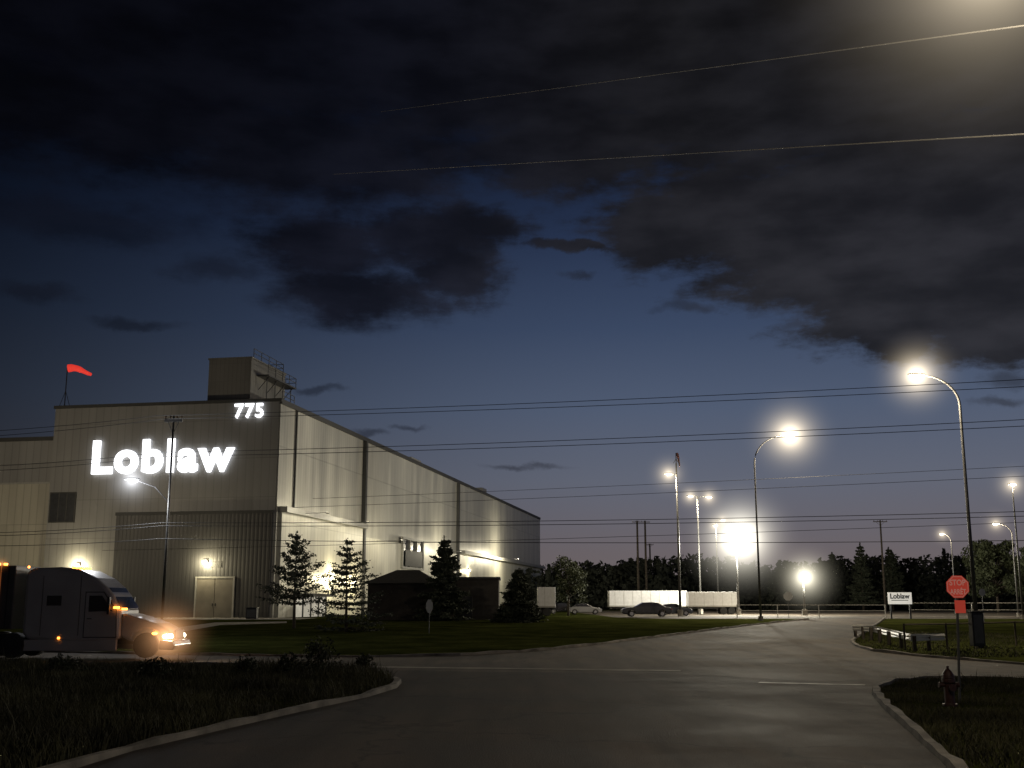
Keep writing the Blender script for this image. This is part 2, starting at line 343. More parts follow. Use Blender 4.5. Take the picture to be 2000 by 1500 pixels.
# ------------------------------------------------------------------ grass & weeds
def inpoly(x,y,poly):
    c=False; n=len(poly); j=n-1
    for i in range(n):
        xi,yi=poly[i]; xj,yj=poly[j]
        if (yi>y)!=(yj>y) and x<(xj-xi)*(y-yi)/(yj-yi)+xi: c=not c
        j=i
    return c
m_blade=mat('grass blades',(.056,.054,.023),.85,nscale=.5,namt=.7)
def blades(name,n,xr,yr,hr,wd,label,pw=1.4,margin=.24):
    V=[];Fc=[]; k=0; tries=0
    while k<n and tries<n*6:
        tries+=1
        y=yr[0]+(yr[1]-yr[0])*random.random()**pw; x=random.uniform(*xr)
        if abs(x)>y*.50+1 or inpoly(x,y,road) or inpoly(x-margin,y,road) or inpoly(x+margin,y,road) or inpoly(x,y-margin,road): continue
        cl=math.sin(x*1.3+math.sin(y*.9)*2)*.5+math.sin(y*1.7+x*.4)*.5+.6*math.sin(x*.37+y*.23)
        if cl<-.7 and random.random()<.6: continue
        hh=random.uniform(*hr)*(1+.5*cl)*(2.0 if random.random()<.02 else 1); hh=max(hh,.04); a=random.random()*6.28; z=hgt(y)
        lx=math.cos(a)*wd*(.6+random.random()); ly=math.sin(a)*wd; bx=random.gauss(0,.35)*hh; by=random.gauss(0,.35)*hh
        o=len(V); V+= [(x-lx,y-ly,z),(x+lx,y+ly,z),(x+bx*.5+lx*.6,y+by*.5+ly*.6,z+hh*.6),(x+bx*.5-lx*.6,y+by*.5-ly*.6,z+hh*.6),(x+bx*1.2,y+by*1.2,z+hh)]
        Fc+=[(o,o+1,o+2,o+3),(o+3,o+2,o+4)]; k+=1
    me=bpy.data.meshes.new(name); me.from_pydata(V,[],Fc); me.materials.append(m_blade); o=bpy.data.objects.new(name,me); COL.objects.link(o)
    o['kind']='stuff'; o['label']=label; return o
blades('rough_grass',62000,(-21,-1),(13,43),(.10,.34),.011,'unmown rough grass and weeds beside the road')
blades('roadside_grass',20000,(6,20),(12,40),(.05,.14),.010,'short dark grass behind the kerb',1.1)
blades('verge_grass',7000,(14,32),(50,80),(.04,.10),.02,'rough verge grass behind the guard rail')
m_leafd=mat('shrub leaves',(.034,.040,.018),.8,nscale=2,namt=.5)
def shrub(u,y,wd,hh,n=900):
    p=A(u,vbase(y),y); C=[]
    st=MB()
    for i in range(9):
        a=random.random()*6.28; r=random.random()*wd*.5
        st.tube([(0,0,0),(math.cos(a)*r*.5,math.sin(a)*r*.5,hh*.5),(math.cos(a)*r,math.sin(a)*r,hh*random.uniform(.7,1.1))],[.02,.012,.005],5)
    for i in range(n):
        a=random.random()*6.28; r=wd*.5*math.sqrt(random.random()); zz=random.random()**.8; lob=1+.25*math.sin(a*3+u)
        C.append((math.cos(a)*r*(1-.4*zz)*lob,math.sin(a)*r*(1-.4*zz)*lob,hh*zz*(1-.3*(r/wd*2)**2)*lob+.03))
    e=root('shrub',p,'dark leafy weed shrub in the rough grass','shrub')
    st.obj('stem',m_wood,e); leaves('foliage',C,[random.uniform(.03,.07) for _ in C],m_leafd,e)
shrub(622,38.5,1.5,.95); shrub(480,37,.9,.45,500); shrub(710,40,.8,.4,400); shrub(300,36,1.2,.45,600); shrub(560,38,.9,.5,400); shrub(120,37,1.4,.5,600)
# ------------------------------------------------------------------ trees
m_need=mat('conifer needles',(.042,.050,.030),.8,nscale=1.5,namt=.45)
m_leaf=mat('broad leaves',(.044,.054,.024),.75,nscale=1.2,namt=.45)
m_bark=mat('bark',(.06,.048,.036),.9,nscale=8,namt=.3,bump=.4)
def conifer(u,y,vtop,rad,label,dens=1.0,sparse=0.0,low=.08,name='spruce_tree',leaf=.11,up0=0.0):
    p=A(u,vbase(y),y); hh=A(u,vtop,y).z-p.z
    e=root(name,p,label,'tree'); t=MB(); lean=random.gauss(0,.015)*hh
    t.tube([(0,0,-.1),(lean*.3,0,hh*.35),(lean,0,hh*.97)],[hh*.018,hh*.012,.012],7)
    C=[];S=[]; z=low*hh
    while z<hh*.97:
        f=(z-low*hh)/(hh*(1-low)); R=rad*(1-f)**.85+.10
        nb=int(6+4*random.random()); a0=random.random()*6.28
        for k in range(nb):
            if random.random()<sparse*.3: continue
            a=a0+k*6.28/nb+random.gauss(0,.2); r=R*random.uniform(.6,1.2); up=random.uniform(-.12,.18)+(.35*f)+up0
            tip=Vector((math.cos(a)*r,math.sin(a)*r,z+up*r)); mid=Vector((math.cos(a)*r*.5,math.sin(a)*r*.5,z+up*r*.25-.03*r))
            t.tube([(0,0,z),mid,tip],[.02+.01*r,.012,.004],4)
            nl=int(75*r*dens)+10
            for i in range(nl):
                s=random.random()**.6; q=mid.lerp(tip,(s-.5)*2) if s>=.5 else Vector((0,0,z)).lerp(mid,s*2)
                sp_=.07+.10*r*(1-abs(s-.6))
                C.append((q.x+random.gauss(0,sp_),q.y+random.gauss(0,sp_),q.z+random.gauss(-.03,.06))); S.append(leaf*random.uniform(.5,1.25))
        z+=hh*random.uniform(.035,.055)*(1+sparse*.5)
    for i in range(40): C.append((lean+random.gauss(0,.05),random.gauss(0,.05),hh*random.uniform(.9,1.0))); S.append(leaf*.7)
    t.obj('trunk',m_bark,e,smooth=True); leaves('crown',C,S,m_need,e,flat=.4); return e
conifer(574,85,1036,2.3,'open airy pine tree on the lawn',.62,.8,.24,'pine_tree',.11,.32)
conifer(676,78,1050,2.9,'sparse young spruce with ragged branches on the lawn',.6,.9,.03,leaf=.10)
conifer(868,105,1046,2.2,'dark narrow spruce beside the brown gatehouse',1.5,.1,.03,leaf=.14)
conifer(1013,100,1110,1.75,'dense dark little spruce at the warehouse end',2.0,0,.02,leaf=.13)
def broadleaf(u,y,vtop,rad,label,n=5200,ls=.16):
    p=A(u,vbase(y),y); hh=A(u,vtop,y).z-p.z
    e=root('broadleaf_tree',p,label,'tree'); t=MB(); t.tube([(0,0,-.1),(.05,0,hh*.3),(0,.05,hh*.6)],[hh*.022,hh*.016,hh*.009],8)
    C=[];S=[]
    for i in range(34):
        a=random.random()*6.28; f=random.random(); r=rad*math.sqrt(random.random())*.85*(1-.5*max(0,f-.5)*1.6); z=hh*(.28+.66*f)
        c=Vector((math.cos(a)*r,math.sin(a)*r,z)); t.tube([(0,0,hh*(.2+.3*f)),(c.x*.5,c.y*.5,z*.8),c],[hh*.008,.03,.01],5)
        cr_=rad*random.uniform(.2,.36)
        for k in range(n//34):
            d=rng.normal(size=3); d/=np.linalg.norm(d); q=random.random()**.4*cr_
            C.append((c.x+d[0]*q,c.y+d[1]*q,c.z+d[2]*q*.75)); S.append(ls*random.uniform(.5,1.2))
    t.obj('trunk',m_bark,e,smooth=True); leaves('crown',C,S,m_leaf,e); return e
broadleaf(1110,140,1085,2.7,'small round leafy tree beside the truck yard')
broadleaf(1950,190,1056,5.5,'large dark leafy tree behind the fence',9000,.3)
broadleaf(2030,185,1070,5,'large dark leafy tree behind the fence',7000,.3)
conifer(1687,240,1060,3,'tall dark spruce rising over the tree line',.5,.3,.1,leaf=.35)
conifer(1745,250,1068,3.2,'tall dark spruce rising over the tree line',.5,.3,.1,leaf=.35)
conifer(1630,260,1078,3,'tall dark spruce rising over the tree line',.5,.3,.1,leaf=.35)
C=[];S=[]
for i in range(240):
    u=random.uniform(1030,2350); y=random.uniform(255,340)
    base=1104+10*math.sin(u*.013)+random.gauss(0,7)
    if 1560<u<1760: base-=10
    if u>1850: base-=12
    p=A(u,vbase(y),y); hh=A(u,base,y).z-p.z; con=random.random()<.3; rad=random.uniform(3,5.5)*(.6 if con else 1)
    for k in range(190):
        f=random.random(); a=random.random()*6.28
        if con: r=rad*(1-f)*math.sqrt(random.random())
        else: r=rad*math.sqrt(max(0,1-(2*f-1)**2*.8))*math.sqrt(random.random())
        C.append((p.x+math.cos(a)*r,p.y+math.sin(a)*r,p.z+hh*f)); S.append(random.uniform(.35,.95))
for i in range(16000):
    u=random.uniform(1030,2350); y=random.uniform(300,340); p=A(u,vbase(y),y); C.append((p.x,p.y,p.z+random.random()*8.5)); S.append(random.uniform(.8,1.5))
m_wood2=mat('distant foliage',(.022,.026,.018),.9,nscale=.1,namt=.4)
o=leaves('woodland',C,S,m_wood2); o['kind']='stuff'; o['label']='distant dark belt of mixed woodland'
# ------------------------------------------------------------------ warehouse
C0=Vector((-25.16,120,.8)); PH=-math.atan(.1865)
Mw=Matrix.Translation(C0)@Matrix.Rotation(PH,4,'Z'); Mi=Mw.inverted()
O=Vector((0,0,H))
def onfront(u,v,ly=0.0):
    o=Mi@O; d=Mi.to_3x3()@sight(u,v); t=(ly-o.y)/d.y; q=o+d*t; return q.x,q.z
def onside(u,v,lx=0.0):
    o=Mi@O; d=Mi.to_3x3()@sight(u,v); t=(lx-o.x)/d.x; q=o+d*t; return q.y,q.z
wh=root('warehouse',C0,'huge grey metal clad warehouse with a lit white sign','warehouse',PH)
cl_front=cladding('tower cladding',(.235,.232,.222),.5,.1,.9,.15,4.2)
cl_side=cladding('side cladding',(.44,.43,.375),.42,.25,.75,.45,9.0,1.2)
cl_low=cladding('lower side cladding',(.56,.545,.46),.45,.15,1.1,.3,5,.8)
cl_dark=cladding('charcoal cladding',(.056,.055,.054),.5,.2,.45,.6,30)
cl_cream=cladding('cream cladding',(.32,.305,.25),.55,0,.9,.25,5)
m_trim=mat('metal trim',(.30,.295,.27),.5,.3,namt=.1)
m_trimd=mat('dark trim',(.05,.05,.048),.6,.2,namt=.1)
TOP=A(549,784,120).z-.8; XL=-26.6; LEN=176
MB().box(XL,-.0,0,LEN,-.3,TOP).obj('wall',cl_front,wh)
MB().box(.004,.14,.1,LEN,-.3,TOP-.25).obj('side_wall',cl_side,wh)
zb=onside(540,1000)[1]
MB().box(XL-.15,.3,-.16,.02,TOP+.002,TOP+.35).obj('parapet',m_trimd,wh)
MB().box(.0,.3,.03,LEN,TOP-.24,TOP+.3).obj('side_parapet',m_trimd,wh)
y1=onside(703,1100)[0]; y2=onside(890,1100)[0]
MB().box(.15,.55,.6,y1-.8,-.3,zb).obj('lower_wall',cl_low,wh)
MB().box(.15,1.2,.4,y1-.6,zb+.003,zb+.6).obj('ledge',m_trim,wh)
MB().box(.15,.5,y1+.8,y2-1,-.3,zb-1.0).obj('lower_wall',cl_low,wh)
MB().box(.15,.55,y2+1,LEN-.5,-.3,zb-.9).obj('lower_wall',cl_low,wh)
MB().box(.15,1.5,y2+1,LEN-.3,zb-.897,zb-.3).obj('ledge',m_trim,wh)
for yy in (y1,y2): MB().box(.145,.65,yy-.35,yy+.35,-.3,TOP-.3).obj('expansion_joint',m_trimd,wh)
yd=onside(572,900)[0]
MB().tube([(.3,yd,zb+.6),(.3,yd,TOP-.3)],.13,8).obj('downpipe',m_trimd,wh)
ya,za=onside(782,1110,.5); yb_,_=onside(824,1110,.5); _,zt=onside(782,1048,.5)
fr=MB(); fr.box(.51,.85,ya,yb_,zt-.3,zt).box(.51,.85,ya,yb_,za,za+.3)
for k in range(4):
    q=ya+(yb_-ya-.35)*k/3; fr.box(.512,.84,q,q+.35,za+.301,zt-.301)
wo=MB().box(.505,.56,ya+.2,yb_-.2,za+.2,zt-.2).obj('window',mat('dim window',(.05,.05,.05),.3),wh)
fr.obj('frame',m_trim,wo)
MB().box(.857,.90,ya+1.2,yb_-1.2,za+.4,zt-1.8).obj('shutter',m_trimd,wo)
xa,zc=onfront(229,1001); xb=-.25
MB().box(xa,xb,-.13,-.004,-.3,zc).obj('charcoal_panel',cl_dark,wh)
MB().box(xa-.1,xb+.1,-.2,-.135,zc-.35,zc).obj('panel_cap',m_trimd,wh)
x0,z0=onfront(386,1130,-.15); x1,_=onfront(456,1130,-.15)
m_door=mat('door paint',(.15,.135,.11),.5,nscale=1,namt=.15)
dr=MB().box(x0,(x0+x1)/2-.02,-.24,-.135,-.02,z0).obj('door',m_door,wh,bevel=.02)
dr2=MB().box((x0+x1)/2+.02,x1,-.24,-.135,-.02,z0).obj('door',m_door,wh,bevel=.02)
MB().box(x0-.2,x0-.01,-.3,-.134,-.02,z0+.2).box(x1+.01,x1+.2,-.3,-.134,-.02,z0+.2).box(x0-.009,x1+.009,-.3,-.134,z0+.01,z0+.2).obj('door_frame',m_trim,wh)
MB().box((x0+x1)/2-.2,(x0+x1)/2-.12,-.29,-.241,1.2,1.5).obj('handle',m_chrome,dr)
MB().box((x0+x1)/2+.12,(x0+x1)/2+.2,-.29,-.241,1.2,1.5).obj('handle',m_chrome,dr2)
v0,vz=onfront(412,1108); v1,vz2=onfront(434,1096)
b=MB()
for k in range(5): b.box(v0,v1,-.22,-.136,vz+(vz2-vz)*k/5,vz+(vz2-vz)*(k+.6)/5)
b.obj('vent',m_trimd,wh)
a0,b0=onfront(97,1019); a1,b1=onfront(148,963)
wn_=MB().box(a0,a1,-.09,-.005,b0,b1).obj('window',mat('dark window',(.03,.032,.036),.3),wh)
b=MB().box(a0-.12,a0-.001,-.15,-.004,b0-.12,b1+.12).box(a1+.001,a1+.12,-.15,-.004,b0-.12,b1+.12).box(a0,a1,-.15,-.004,b1+.001,b1+.12).box(a0,a1,-.15,-.004,b0-.12,b0-.001)
for k in (1,2): b.box(a0+(a1-a0)*k/3-.05,a0+(a1-a0)*k/3+.05,-.13,-.091,b0,b1)
b.obj('frame',m_trimd,wn_)
zt2=onfront(40,857,.5)[1]; zt3=onfront(40,945,-.2)[1]
MB().box(XL-40,XL-.003,.5,60,-.3,zt2).obj('wing_wall',cl_front,wh)
MB().box(XL-40,XL-.003,.35,.49,zt2-.3,zt2+.15).obj('wing_parapet',m_trimd,wh)
MB().box(XL-40,XL-.02,.2,.497,-.3,zt3).obj('annex_wall',cl_cream,wh)
MB().box(XL-40,XL-.02,.15,.34,zt3+.003,zt3+.2).obj('annex_roof',m_trim,wh)
p0,_=onfront(405,780,3); p1,_=onfront(488,780,3); _,pz=onfront(440,702,3)
cl_pent=cladding('penthouse cladding',(.17,.165,.15),.55,.1,.5,.4,2.0)
ph=MB().box(p0,p1,3,13,TOP,pz).box(p0-.1,p1+.1,2.9,13.1,pz+.002,pz+.2).obj('roof_plant_room',cl_pent,wh)
b=MB(); zr=pz+.2
def rail(b,pts,z,h=1.15,n=2.0):
    for i in range(len(pts)-1):
        a=Vector((*pts[i],z)); c=Vector((*pts[i+1],z)); k=max(1,int((c-a).length/n))
        for j in range(k+1):
            q=a.lerp(c,j/k); b.tube([q,q+Vector((0,0,h))],.045,5)
        for hh in (h,h*.55): b.tube([a+Vector((0,0,hh)),c+Vector((0,0,hh))],.04,5)
rail(b,[(p1-.2,4),(p1-.2,12.8),(p1-2,12.8)],zr); rail(b,[(p1+1.4,4.5),(p1+1.4,13),(p1+.1,13)],pz-1.6)
b.box(p1+.11,p1+1.5,4.5,13,pz-1.75,pz-1.6)
for k in range(4): b.tube([(p1+.1,5+k*2.4,pz-3.2),(p1+1.4,5+k*2.4,pz-1.7)],.05,5); b.tube([(p1+1.1,5+k*2.4,TOP),(p1+1.1,5+k*2.4,pz-1.7)],.06,5)
b.obj('railing',m_pole,ph)
b=MB(); rail(b,[(-.3,1.5),(-.3,5)],TOP+.3); b.obj('roof_ladder',m_pole,wh)
MB().box(-6,-2,60,66,TOP,TOP+1.6).obj('roof_vent',m_trim,wh); MB().box(-8,-1,110,114,TOP,TOP+1.6).obj('roof_vent',m_trim,wh)
m_sign=mat('lit white sign',(.8,.8,.8),.4,namt=.02,emit=(.93,.95,1.0),estr=2.6)
sx0,sz0=onfront(178,927,-.3); sx1,sz1=onfront(459,853,-.3)
text('sign_lettering','Loblaw',sx1-sx0,sz1-sz0,m_sign,wh,(sx0,-.12,sz0),offset=.034,ext=.25,spacing=1.13)
nx0,nz0=onfront(457,817,-.3); nx1,nz1=onfront(514,787,-.3)
text('sign_number','775',nx1-nx0,nz1-nz0,m_sign,wh,(nx0,-.1,nz0),offset=.018,ext=.2,spacing=1.16)
ye,ze=onside(575,1165,.6); ye2,_=onside(636,1165,.6)
pe=MB().box(.56,.62,ye,ye2,-.02,ze).obj('entrance_door',mat('entrance glazing',(.45,.44,.4),.3,emit=(1,.93,.75),estr=.3),wh)
b=MB()
for k in range(5):
    q=ye+(ye2-ye)*k/4; b.box(.621,.72,q-.12,q+.12,-.02,ze)
b.box(.621,1.6,ye-.5,ye2+.5,ze+.01,ze+.35); b.obj('entrance_frame',m_trimd,pe)
def wall_lamp(lx,ly,z,nrm,power,hR=2.0,lz=-.25,cen=1.0,out=.75):
    wp=Mw@Vector((lx,ly,z)); e=root('wall_lamp',wp,'lit wall pack lamp fixed to the warehouse wall','wall lamp',PH,'wall lamps on the warehouse')
    n=Vector(nrm)
    if n.y: MB().box(-.25,.25,-.22,0,-.05,.25).obj('housing',m_dark,e,bevel=.03); MB().box(-.24,.24,-.36,-.225,-.2,.1).obj('lens',m_lens,e,bevel=.05)
    else: MB().box(0,.22,-.25,.25,-.05,.25).obj('housing',m_dark,e,bevel=.03); MB().box(.225,.36,-.24,.24,-.2,.1).obj('lens',m_lens,e,bevel=.05)
    light('POINT',n*out+Vector((0,0,lz)),power,(1,.87,.55),e,.1)
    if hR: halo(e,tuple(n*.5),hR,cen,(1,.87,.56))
x,z=onfront(152,1104,-.15); wall_lamp(x,-.004,z,(0,-1,0),600,2.8,out=1.0)
x,z=onfront(402,1097,-.15); wall_lamp(x,-.134,z,(0,-1,0),800,2.8,out=1.0)
y,z=onside(645,1127,.6); wall_lamp(.56,y,z,(1,0,0),900,3.4,cen=1.6,out=1.2)
y,z=onside(692,1134,.8); wall_lamp(.66,y,z,(1,0,0),700,2.8,out=1.2)
x,z=onfront(20,1100,.2); wall_lamp(x-6,.196,z,(0,-1,0),450,2.0,out=1.0)
y,z=onside(905,1112,.6); wall_lamp(.56,y+4,z,(1,0,0),400,1.2)
def added_wall_uplighter(ly,lz,power,lx=1.2,out=2.6):  # added floodlights, held out on arms to spread a glow over the wall
    wp=Mw@Vector((lx,ly,lz)); e=root('added_uplighter',wp,'small floodlight on an arm, added to brighten the warehouse wall','floodlight',PH,'added floodlights on the warehouse ledge')
    MB().tube([(-.3,0,.05),(out-.2,0,.1)],.03,6).obj('arm',m_dark,e)
    MB().box(out-.2,out+.1,-.2,.2,.0,.12).obj('housing',m_dark,e,bevel=.02); MB().box(out-.15,out+.05,-.15,.15,.123,.135).obj('lens',glow_mat('added floodlight lens',(1,.9,.68),4),e)
    light('POINT',(out,0,.5),power,(1,.9,.66),e,.2)
for f,pw in ((.2,300),(.7,420)): added_wall_uplighter(y1*f,zb+.2,pw,1.2)
y5,_=onside(968,1062,.3); added_wall_uplighter(y5,zb-.7,4200,1.6,3.5)
for f,pw in ((.1,650),(.75,1300)): added_wall_uplighter(y1+(y2-y1)*f,zb-1.3,pw,.5,3.6)
def windsock(p,hh,sock,fold,label,m,r0=.46):
    e=root('windsock',p,label,'windsock'); b=MB().tube([(0,0,0),(0,0,hh)],.06,6)
    for s in(-1,1): b.tube([(s*.8*r0*2,0,0),(0,0,hh*.45)],.03,4)
    b.obj('mast',m_dark,e)
    s=MB(); pts=[]; r=[]
    for k in range(9):
        f=k/8; pts.append((.1+sock*f*(1-fold*.4),.2*f,hh-.15-.95*f**1.6*(1+fold*1.2)*.6+.12*math.sin(f*5))); r.append((r0-r0*.65*f)*(1+.06*math.sin(k*2)))
    s.tube(pts,r,12); s.obj('sock',m,e,smooth=True)
    return e
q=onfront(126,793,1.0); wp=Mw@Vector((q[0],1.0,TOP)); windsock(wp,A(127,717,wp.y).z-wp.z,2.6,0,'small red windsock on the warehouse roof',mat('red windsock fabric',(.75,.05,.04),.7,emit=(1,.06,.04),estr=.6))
# ------------------------------------------------------------------ gatehouse
m_brick=mat('dark brown brick',(.040,.034,.029),.9,nscale=1.0,namt=.3,bump=.3,bscale=9)
m_roof=mat('dark shingle',(.022,.020,.019),.9,nscale=3,namt=.3,bump=.4)
def gatehouse():
    y=108; a=A(720,vbase(y),y); c=A(850,vbase(y),y).x-a.x; dd=A(974,vbase(y),y).x-a.x
    zt=A(860,1131,y).z-a.z; za_=A(780,1140,y).z-a.z; zp=A(790,1112,y).z-a.z
    e=root('gatehouse',a,'low dark brown brick gatehouse with a hipped roof','building')
    MB().box(0,c,-1.2,6,-.2,za_).obj('wall',m_brick,e)
    r=MB(); r.add([(-.5,-1.7,za_+.003),(c+.5,-1.7,za_+.003),(c+.5,6.4,za_+.003),(-.5,6.4,za_+.003),(c*.38,2,zp),(c*.72,2,zp)],[(0,1,5,4),(1,2,5),(2,3,4,5),(3,0,4),(0,3,2,1)])
    r.obj('roof',m_roof,e)
    MB().box(c+.005,dd,0,7,-.2,zt).obj('extension_wall',mat('brown render',(.070,.060,.049),.9,namt=.2),e)
    MB().box(c+.1,dd+.15,-.15,7.1,zt+.003,zt+.2).obj('parapet',m_trimd,e)
    MB().box(c+2.5,c+3.5,-.06,-.003,0,2.1).obj('door',m_trimd,e,bevel=.02)
gatehouse()
# ------------------------------------------------------------------ street lamps
def head(e,x,y,z,sx,hR,cen,power,col,sz=1.0):
    MB().ell((x,y,z+.05),(.48*sz,.2*sz,.10*sz),14,8).obj('lamp_head',m_pole,e,smooth=True)
    MB().ell((x+sx*.08,y,z-.03),(.27*sz,.17*sz,.11*sz),12,8).obj('lens',m_lens,e,smooth=True)
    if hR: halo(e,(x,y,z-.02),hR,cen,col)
    if power: light('POINT',(x,y,z-.32*sz),power,col,e,.16)
def davit(ub,y,varc,uh,vh,label,power,hR=1.3,cen=1.0,col=WARM,r=.11,sz=1.0):
    p=A(ub,vbase(y),y); hd=A(uh,vh,y); az_=A(ub,varc,y).z-p.z; dx=hd.x-p.x; hz=hd.z-p.z
    e=root('street_lamp',p,label,'street lamp',group='lit street lamps')
    pts=[(0,0,0),(0,0,az_*.5),(0,0,az_)];rr=[r,r*.8,r*.62]
    for k in range(1,11):
        t=k/10*math.pi/2; pts.append((dx*.9*(1-math.cos(t)),0,az_+(hz-az_)*math.sin(t))); rr.append(r*.6*(1-.04*k))
    MB().tube(pts,rr,10).obj('pole',m_pole,e,smooth=True)
    MB().tube([(0,0,-.1),(0,0,.35)],r*2.0,10).obj('base',m_conc,e,smooth=False)
    head(e,dx,0,hz,1 if dx>0 else -1,hR,cen,power,col,sz); return e
davit(1911,58,792,1790,733,'tall curved grey street lamp, lit, at the junction',4200,2.8,3.2)
davit(1486,105,905,1543,850,'tall curved grey street lamp beside the driveway',9000,5.2,3.2,sz=1.3)
davit(1999,110,985,1977,946,'lit street lamp beyond the verge',3000,2.8,1.5)
davit(1868,170,1060,1840,1043,'small lit street lamp by the far trees',2000,2.4,1.2)
davit(1990,130,1045,1945,1023,'small lit street lamp with long arm',2000,2.4,1.2)
def mast(u,y,heads,label,powers,hR,cen=1.0,sz=1.2,top=None,col=WARM):
    p=A(u,vbase(y),y); e=root('street_lamp',p,label,'street lamp',group='lit yard lamp masts')
    tz=max(A(*h,y).z for h in heads)-p.z; tp=A(u,top,y).z-p.z if top else tz
    b=MB().tube([(0,0,0),(0,0,tp)],[.16,.09],8)
    for h in heads:
        q=A(*h,y); x=q.x-p.x; z=q.z-p.z; b.tube([(0,0,z-.1),(x*.6,0,z+.12),(x,0,z+.06)],.05,6)
    b.obj('pole',m_pole,e,smooth=True); MB().tube([(0,0,-.1),(0,0,.7)],.32,10).obj('base',m_conc,e)
    for h in heads:
        q=A(*h,y); head(e,q.x-p.x,0,q.z-p.z,1,hR,cen,powers,col,sz)
    return e,p,tp
e,p,tp=mast(1329,130,[(1306,926)],'very tall yard lamp mast with one lit head',2800,3.4,1.6,top=905)
windsock(p+Vector((0,0,tp)),1.2,.55,1,'dark red windsock hanging on a yard lamp mast',mat('dark windsock fabric',(.10,.03,.03),.8),.20)
mast(1369,160,[(1348,969),(1384,971)],'yard lamp mast with two lit heads',2400,3.2,1.4)
mast(1404,190,[(1396,1026),(1411,1016)],'distant yard lamp mast with two lit heads',1500,2.8,1.1)
mast(1443,150,[(1440,1053),(1450,1052)],'blazing white floodlight mast in the truck yard',24000,9.0,3.0,sz=1.8,col=(1,.94,.78))
mast(1572,140,[(1572,1127)],'low lit yard lamp by the driveway',4200,5.4,3.0,col=(1,.93,.72))
def lamp_xyz(x,y,z,dx,label,power,hR=0):
    e=root('street_lamp',(x,y,hgt(y)),label,'street lamp',group='lit street lamps')
    hz=z-hgt(y)
    pts=[(0,0,0),(0,0,hz*.85)]+[(dx*(1-math.cos(k/8*1.57)),0,hz*(.85+.15*math.sin(k/8*1.57))) for k in range(1,9)]
    MB().tube(pts,[.11,.08]+[.06]*8,10).obj('pole',m_pole,e,smooth=True)
    head(e,dx,0,hz,1,hR,1.3,power,WARM)
lamp_xyz(10.5,13.5,10.75,-4.2,'tall curved street lamp over the near road',1000,3.6)
lamp_xyz(-62,98,14,4,'unseen yard lamp added to light the warehouse front',6500)  # out-of-frame lamp added as fill light for the warehouse front
# ------------------------------------------------------------------ utility pole + lines
def utility_pole(u,y,vtop,label,lamp=None,arm=1.2,r=.16,double=False):
    p=A(u,vbase(y),y); hh=A(u,vtop,y).z-p.z; e=root('utility_pole',p,label,'utility pole')
    b=MB().tube([(0,0,-.2),(0,0,hh)],[r,r*.65],9)
    if double: b.tube([(1.6,0,-.2),(1.6,0,hh)],[r,r*.65],9)
    mw=m_pole if lamp else m_wood
    b.obj('pole',mw,e,smooth=True)
    c=MB().box(-arm,arm+(1.6 if double else 0),-.06,.06,hh-.35,hh-.2)
    if not double: c.tube([(-arm*.6,0,hh-.35),(0,0,hh-1.0)],.025,5).tube([(arm*.6,0,hh-.35),(0,0,hh-1.0)],.025,5)
    c.obj('crossarm',mw,e)
    for s in (-.9,-.35,.35,.9): MB().tube([(s*arm,0,hh-.2),(s*arm,0,hh-.05),(s*arm,0,hh)],[.03,.06,.03],7).obj('insulator',mat('brown porcelain',(.06,.035,.025),.3),e)
    if lamp:
        q=A(*lamp,y)-p; MB().tube([(0,0,q.z-1.2),(q.x*.4,0,q.z-.35),(q.x*.95,0,q.z+.04)],.025,6).obj('lamp_arm',m_dark,e)
        head(e,q.x,-.3,q.z,1,2.2,1.6,0,(.93,.95,1.0))
        light('POINT',(q.x,-.9,q.z-.5),1100,(.95,.96,1.0),e,.2)
    return e
utility_pole(314,62,812,'slim dark pole with a small crossarm and a lit lamp',(261,939),.5,.085)
utility_pole(1248,230,1017,'far double wooden utility pole',None,1.0,.28,True)
utility_pole(1272,300,1062,'far wooden utility pole above the trees',None,1.0,.3)
utility_pole(1730,210,1016,'far wooden utility pole with crossarm',None,1.3,.22)
m_wire=mat('dark cable',(.025,.025,.025),.6,namt=.1)
m_wireb=mat('bare aluminium cable',(.34,.33,.31),.5,.2,namt=.05)
def wire(pts,r,m=m_wire,label='dark overhead power line',sag=.25):
    P=[A(*q) for q in pts]; out=[]
    for i in range(len(P)-1):
        n=14
        for k in range(n+(i==len(P)-2)):
            f=k/n; q=P[i].lerp(P[i+1],f); q.z-=sag*4*f*(1-f); out.append(q)
    o0=P[0].copy(); b=MB().tube([q-o0 for q in out],r,5)
    tag(b.obj('power_line',m,loc=o0),label,'power line','overhead power lines')
for a in [((-250,850,70),(306,812,62),(2500,712,48)),((-250,862,70),(322,818,62),(2500,728,48)),
          ((-250,915,68),(314,884,62),(2500,792,48)),((-250,925,68),(314,892,62),(2500,806,48)),
          ((-250,1040,66),(314,1021,62),(2500,984,50)),((-250,1046,66),(314,1027,62),(2500,994,50)),((-250,1062,66),(314,1052,62),(2500,1048,50)),
          ((300,1000,130),(2300,915,90)),((300,985,140),(2300,895,95)),((200,1075,110),(2300,1008,90))]:
    wire(a,.016 if a[0][2]<100 else .02)
def bright_wire(a,b_,label):
    a=A(*a); b_=A(*b_); d=b_-a; a2=a-d*1.2; b2=b_+d*.2
    out=[a2.lerp(b2,k/40) for k in range(41)]; MBo=MB().tube([q-a2 for q in out],.012,5)
    tag(MBo.obj('power_line',m_wireb,loc=a2),label,'power line','overhead power lines')
bright_wire((950,323,42),(2000,262,17),'pale bare overhead cable catching the lamp light')
bright_wire((1000,184,42),(2000,50,15.5),'pale bare overhead cable catching the lamp light')
